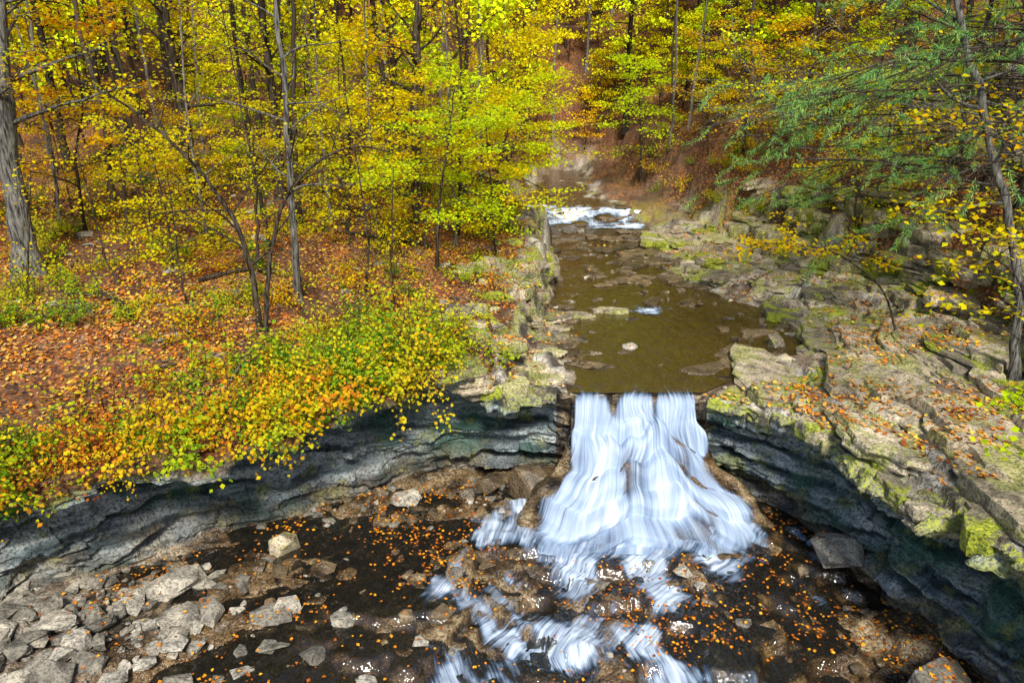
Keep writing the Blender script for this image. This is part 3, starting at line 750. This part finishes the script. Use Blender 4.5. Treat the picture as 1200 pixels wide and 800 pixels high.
T('ash_tree', (17.5, 27), [(17.5, 27, 8), (17.2, 27, 14), (17, 27, 20)], .28, .1, 16, .4, 4, .4, 2000, .14, M_yel, k=10)
T('ash_tree', (19.5, 24), [(19.3, 24, 9), (19.2, 24, 14), (19, 24, 22)], .3, .1, 16, .4, 4, .4, 1200, .14, M_gold, k=10)
T('leafy_sapling', (11.6, 20.5), [(10.9, 20.7, 2.2), (9.4, 21, 3.2), (7.8, 21.2, 3.4), (6.6, 21.3, 3.0)], .035, .008, 14, .4, 1.2, .1, 800, .12, M_gold, flat=.08, spread=.16)
T('leafy_sapling', (9.5, 11.0), [(9.3, 11.0, 1.5), (8.9, 11.0, 2.4), (8.2, 11.0, 3.0)], .03, .008, 12, .3, 1.0, .2, 300, .13, M_lime, flat=.08, spread=.14, k=6)
T('leafy_sapling', (10.4, 12.8), [(10.0, 12.8, 2.8), (9.2, 12.9, 4.6), (7.6, 13, 5.6)], .045, .008, 16, .35, 1.9, .15, 520, .13, M_yel, flat=.08, spread=.2, k=6)
T('leafy_sapling', (12.2, 14.6), [(11.6, 14.6, 4.2), (10.2, 14.7, 6.6), (7.8, 14.8, 7.4)], .05, .008, 16, .35, 2.4, .15, 420, .13, M_gold, flat=.08, spread=.2, k=6)
for bx, by in ((16, 20), (14.2, 30), (16.5, 33), (13.5, 36), (19, 30), (12.5, 40), (11.5, 44), (18, 38)):
    T('maple_sapling', (bx, by), [(bx-.4, by, H(bx, by)+3.5), (bx-.9, by-.1, H(bx, by)+7)], .05, .013, 14, .25, 2.6, .2, 1500, .13, M_gold if by > 35 else M_lime, flat=.06, spread=.26)

def shrub_arr(n, hgt, ls):
    mb = MB(); an = []
    for i in range(8):
        az = rt.uniform(0, 6.3); el = rt.uniform(.4, 1.3)
        pts, _ = wander(rt, (rt.normal(0, .08), rt.normal(0, .08), -.05), (math.cos(az)*math.cos(el), math.sin(az)*math.cos(el), math.sin(el)), hgt*rt.uniform(.6, 1.2), 5, .22, -.05)
        mb.tube(pts, np.linspace(.012, .004, 6), 3); an.append(pts[2:])
        for j in range(3):
            k = int(rt.integers(2, 5)); sp, _ = wander(rt, pts[k], rt.normal(0, 1, 3)+np.array([0, 0, .3]), hgt*.3, 3, .2)
            mb.tube(sp, np.linspace(.006, .003, 4), 3); an.append(sp)
    A = np.concatenate(an); P = A[rt.integers(0, len(A), n)]+rt.normal(0, .09, (n, 3))
    Vl, Fl = leafq(P, ls, rt, .6); mb.add(Vl, Fl, 1)
    return mb.arr()
SH = [(shrub_arr(n, h, l), [0, m]) for m, n, h, l in
      ((6, 380, 1.5, .105), (6, 280, 1.2, .10), (3, 280, 1.3, .10), (5, 340, 1.0, .10), (6, 240, 1.8, .10), (4, 240, 1.1, .10), (7, 170, 1.1, .09), (2, 120, .7, .09))]
SHR = FIELD()
def putS(k, x, y, s, tilt=0., rz=None, f=None):
    (f or SHR).put(SH[k][0], SH[k][1], x, y, H(x, y)-.04, s, rt.uniform(0, 6.3) if rz is None else rz, tilt)
for i in range(300):
    a = rt.uniform(98, 176); e_ = abs(rt.normal(0, 1.4))-.05
    rr_ = float(rimr(a))+max(e_, .05); x = CX+rr_*math.cos(math.radians(a)); y = CY+rr_*math.sin(math.radians(a))
    if x > -1.4: continue
    if e_ > .7 and float(fbm(x*.7, y*.7, 90, 2)) < -.1: continue
    k = int(rt.choice([0, 1, 4, 2, 6, 6, 6, 7, 3])) if x < -8 else int(rt.choice([0, 1, 2, 2, 4, 3, 1, 3, 5]))
    if e_ < .5: putS(k, x, y, rt.uniform(.4, 1.1), rt.uniform(.2, 1.0), math.radians(a)-math.pi/2+rt.uniform(-.4, .4))
    else: putS(k, x, y, rt.uniform(.35, 1.2))
for i in range(450):
    y = rt.uniform(18.5, 44); x = float(Lf(y))-rt.uniform(.6, 22)
    putS(int(rt.choice([0, 1, 2, 3, 4, 2, 6, 7, 7, 7])), x, y, rt.uniform(.3, 1.0))
for i in range(260):
    y = rt.uniform(11, 54); x = float(np.interp(y, QY, QX))+rt.uniform(.3, 10)
    putS(int(rt.integers(8)), x, y, rt.uniform(.4, 1.1))
SHR.mesh('undergrowth_shrubs')

def pine(name, px_, py_, zlo, zhi, nb, Lr, seed, spreadaz=.55, azc=math.pi-.2, needles=.68, rep=4, nsz=.14):
    mb = MB(); rp = np.random.default_rng(seed)
    pz = H(px_, py_)
    mb.tube([(px_, py_, pz-.2), (px_+.1, py_, 5), (px_+.1, py_+.1, 10), (px_, py_+.1, 18)], [.26, .22, .16, .04], 12)
    AN = []; AD = []
    for i in range(nb):
        z = rp.uniform(zlo, zhi); az = azc+rp.normal(0, spreadaz)
        L = rp.uniform(*Lr)
        pts, _ = wander(rp, (px_, py_, z), (math.cos(az), math.sin(az), .10), L, 10, .08, -.035)
        mb.tube(pts, np.linspace(.045, .008, 11), 5)
        for q in range(20):
            g = rp.uniform(.2, 1)*9.99; ii = int(g); sp = pts[ii]+(pts[ii+1]-pts[ii])*(g-ii)
            dd = pts[ii+1]-pts[ii]; dd /= np.linalg.norm(dd); side = np.cross(dd, [0, 0, 1.])
            sd = dd+side*rp.choice([-1, 1])*rp.uniform(.4, 1.1)+np.array([0, 0, rp.normal(-.1, .2)])
            s2, _ = wander(rp, sp, sd, rp.uniform(.6, 1.6), 5, .18, -.04)
            mb.tube(s2, np.linspace(.011, .004, 6), 3)
            if rp.random() < needles:
                for k in range(1, 5):
                    f = np.linspace(0, 1, 8)[:, None]; seg = s2[k]+(s2[k+1]-s2[k])*f; AN.append(seg); AD.append(np.repeat((s2[k+1]-s2[k])[None], 8, 0))
    A = np.concatenate(AN); D = np.concatenate(AD); D /= np.linalg.norm(D, axis=1, keepdims=True)
    A = np.repeat(A, rep, 0); D = np.repeat(D, rep, 0)
    dirs = D*.8+rp.normal(0, .6, A.shape)
    Vl, Fl = leafq(A, nsz, rp, .5, .05, dirs); mb.add(Vl, Fl, 1)
    mb.mesh(name, [M_bark, M_pine], True)
pine('pine_tree', 13.4, 16.2, 5.8, 12, 18, (4.5, 8.0), 21, needles=.25)
pine('pine_tree', 16.6, 24.0, 4.2, 10, 30, (6.5, 11.0), 22, .5, math.pi-.1, .45, 4, .16)
rp = np.random.default_rng(33)
mb = MB()
for i in range(90):
    y = rp.uniform(18, 38); x = float(np.interp(y, QY, QX))+rp.uniform(1.5, 8); z = H(x, y)+rp.uniform(.2, 4)
    az = math.pi+rp.normal(0, .6)
    pts, _ = wander(rp, (x, y, z), (math.cos(az), math.sin(az), rp.uniform(-.1, .6)), rp.uniform(4, 9), 9, .12, -.02)
    mb.tube(pts, np.linspace(.03, .006, 10), 5)
    for q in range(9):
        k = int(rp.integers(2, 9)); s2, _ = wander(rp, pts[k], rp.normal(0, 1, 3)+(pts[k+1]-pts[k])*2, rp.uniform(.6, 2), 5, .2)
        mb.tube(s2, np.linspace(.01, .003, 6), 3)
        if q % 2 == 0:
            P = s2[rp.integers(1, 6, 9)]+rp.normal(0, .08, (9, 3)); Vl, Fl = leafq(P, .13, rp, .5); mb.add(Vl, Fl, 1)
mb.mesh('bare_branches', [M_barkg, M_yel], True)
mb = MB()
for i in range(170):
    y = rp.uniform(17, 34); x = float(Lf(y))-rp.uniform(1, 19)
    if not okrim(x, y, .1): continue
    az = rp.uniform(0, 6.3); L = rp.uniform(.5, 2.6)
    pts, _ = wander(rp, (x, y, H(x, y)+.05), (math.cos(az), math.sin(az), rp.uniform(0, .35)), L, 6, .15, -.03)
    mb.tube(pts, np.linspace(.012+.008*L, .005, 7), 4)
mb.mesh('fallen_twigs', [M_barkg], True)
mb = MB()
for (x, y, L, az) in ((-15, 36, 8, .2), (-9, 23.5, 2.6, .5), (-12, 21, 3, 2.4), (-5, 28, 4, 2.9), (-18, 42, 9, -.3), (17, 33, 6, 1.2)):
    t_ = np.linspace(-L/2, L/2, 8); xs = x+t_*math.cos(az); ys = y+t_*math.sin(az)
    mb.tube(np.stack([xs, ys, hup(xs, ys)+.12], 1), np.linspace(.16, .09, 8)*(1 if L > 5 else .5), 9)
mb.mesh('fallen_logs', [M_bark], True)

# ------------------------------------------------------------ fallen leaves (resting on whatever is below)
BVH = BVHTree.FromPolygons(np.concatenate(BV).tolist(), np.concatenate(BF).tolist())
def onrock(x, y, z):
    for i in range(len(x)):
        h = BVH.ray_cast(Vector((x[i], y[i], z[i]+1.5)), Vector((0, 0, -1)), 1.5)
        if h[0] is not None: z[i] = h[0].z
    return z
rl = np.random.default_rng(9)
def clean(x, y, extra=0.):
    a = np.degrees(np.arctan2(y-CY, x-CX)); return np.hypot(x-CX, y-CY) > rimr(a)+extra
n = 150000
y = 12+30*rl.random(n)**1.3; x = rl.uniform(-1, 1, n)*(y*.78+2)
m = clean(x, y, .05); x, y = x[m], y[m]
rk_, mo_, we_ = upmask(x, y)
cl = fbm(x*.8, y*.8, 66, 3); dn = np.where(rk_ > .5, .12*np.clip(1+3.6*cl, 0, 4), np.clip(.75+1.0*cl, .12, 1))*np.where(we_ > .4, .12, 1)
m = rl.random(len(x)) < dn; x, y = x[m], y[m]
z = hup(x, y); mr = rk_[m] > .3
z[mr] = onrock(x[mr], y[mr], z[mr].copy())
P = np.stack([x, y, z+.012+.03*rl.random(len(x))], 1)
Vl, Fl = leafq(P, .12, rl, .35, .40)
mk('leaf_litter', Vl, Fl, [M_fall], False)
n = 17000
x = rl.uniform(-10, 9.5, n); y = rl.uniform(9.5, 18.3, n)
a = np.degrees(np.arctan2(y-CY, x-CX)); m = np.hypot(x-CX, y-CY) < basr(a)-.1
inf = (x > -.5) & (x < 6.7) & (y > 15.3)
cl = fbm(x*.7, y*.7, 55, 4)+.5*fbm(x*3, y*3, 5, 2); m &= (rl.random(n) < np.clip(.06+1.0*cl, .05, .65)) & ~inf
x, y = x[m], y[m]
z = onrock(x, y, np.maximum(floorz(x, y), floor0(x, y)+.035))+.015
Vl, Fl = leafq(np.stack([x, y, z], 1), .085, rl, .25, .42)
mk('wet_fallen_leaves', Vl, Fl, [M_wetleaf], False)

# ------------------------------------------------------------ light, sky, camera
sd = Vector((.10, -.86, .90)).normalized()
el = math.asin(sd.z); rot = math.atan2(sd.x, sd.y)
W = bpy.data.worlds.new("World"); S.world = W; W.use_nodes = True
nt = W.node_tree; bg = nt.nodes['Background']
sk = nt.nodes.new('ShaderNodeTexSky'); sk.sky_type = 'NISHITA'; sk.sun_disc = False
sk.sun_elevation = el; sk.sun_rotation = rot
nt.links.new(sk.outputs[0], bg.inputs[0]); bg.inputs[1].default_value = .14
sl = bpy.data.lights.new('sun', 'SUN'); sl.energy = 5.0; sl.angle = math.radians(11); sl.color = (1, .95, .86)
so = bpy.data.objects.new('sun', sl); COL.objects.link(so); so.rotation_euler = sd.to_track_quat('Z', 'Y').to_euler()
cam = bpy.data.cameras.new('camera'); co = bpy.data.objects.new('camera', cam); COL.objects.link(co)
co.location = (0, 0, 8); co.rotation_euler = (math.radians(70), 0, 0)
cam.sensor_width = 36; cam.lens = 36*857/1200; cam.clip_end = 1000
S.camera = co
S.view_settings.view_transform = 'Standard'; S.view_settings.look = 'None'; S.view_settings.exposure = 0
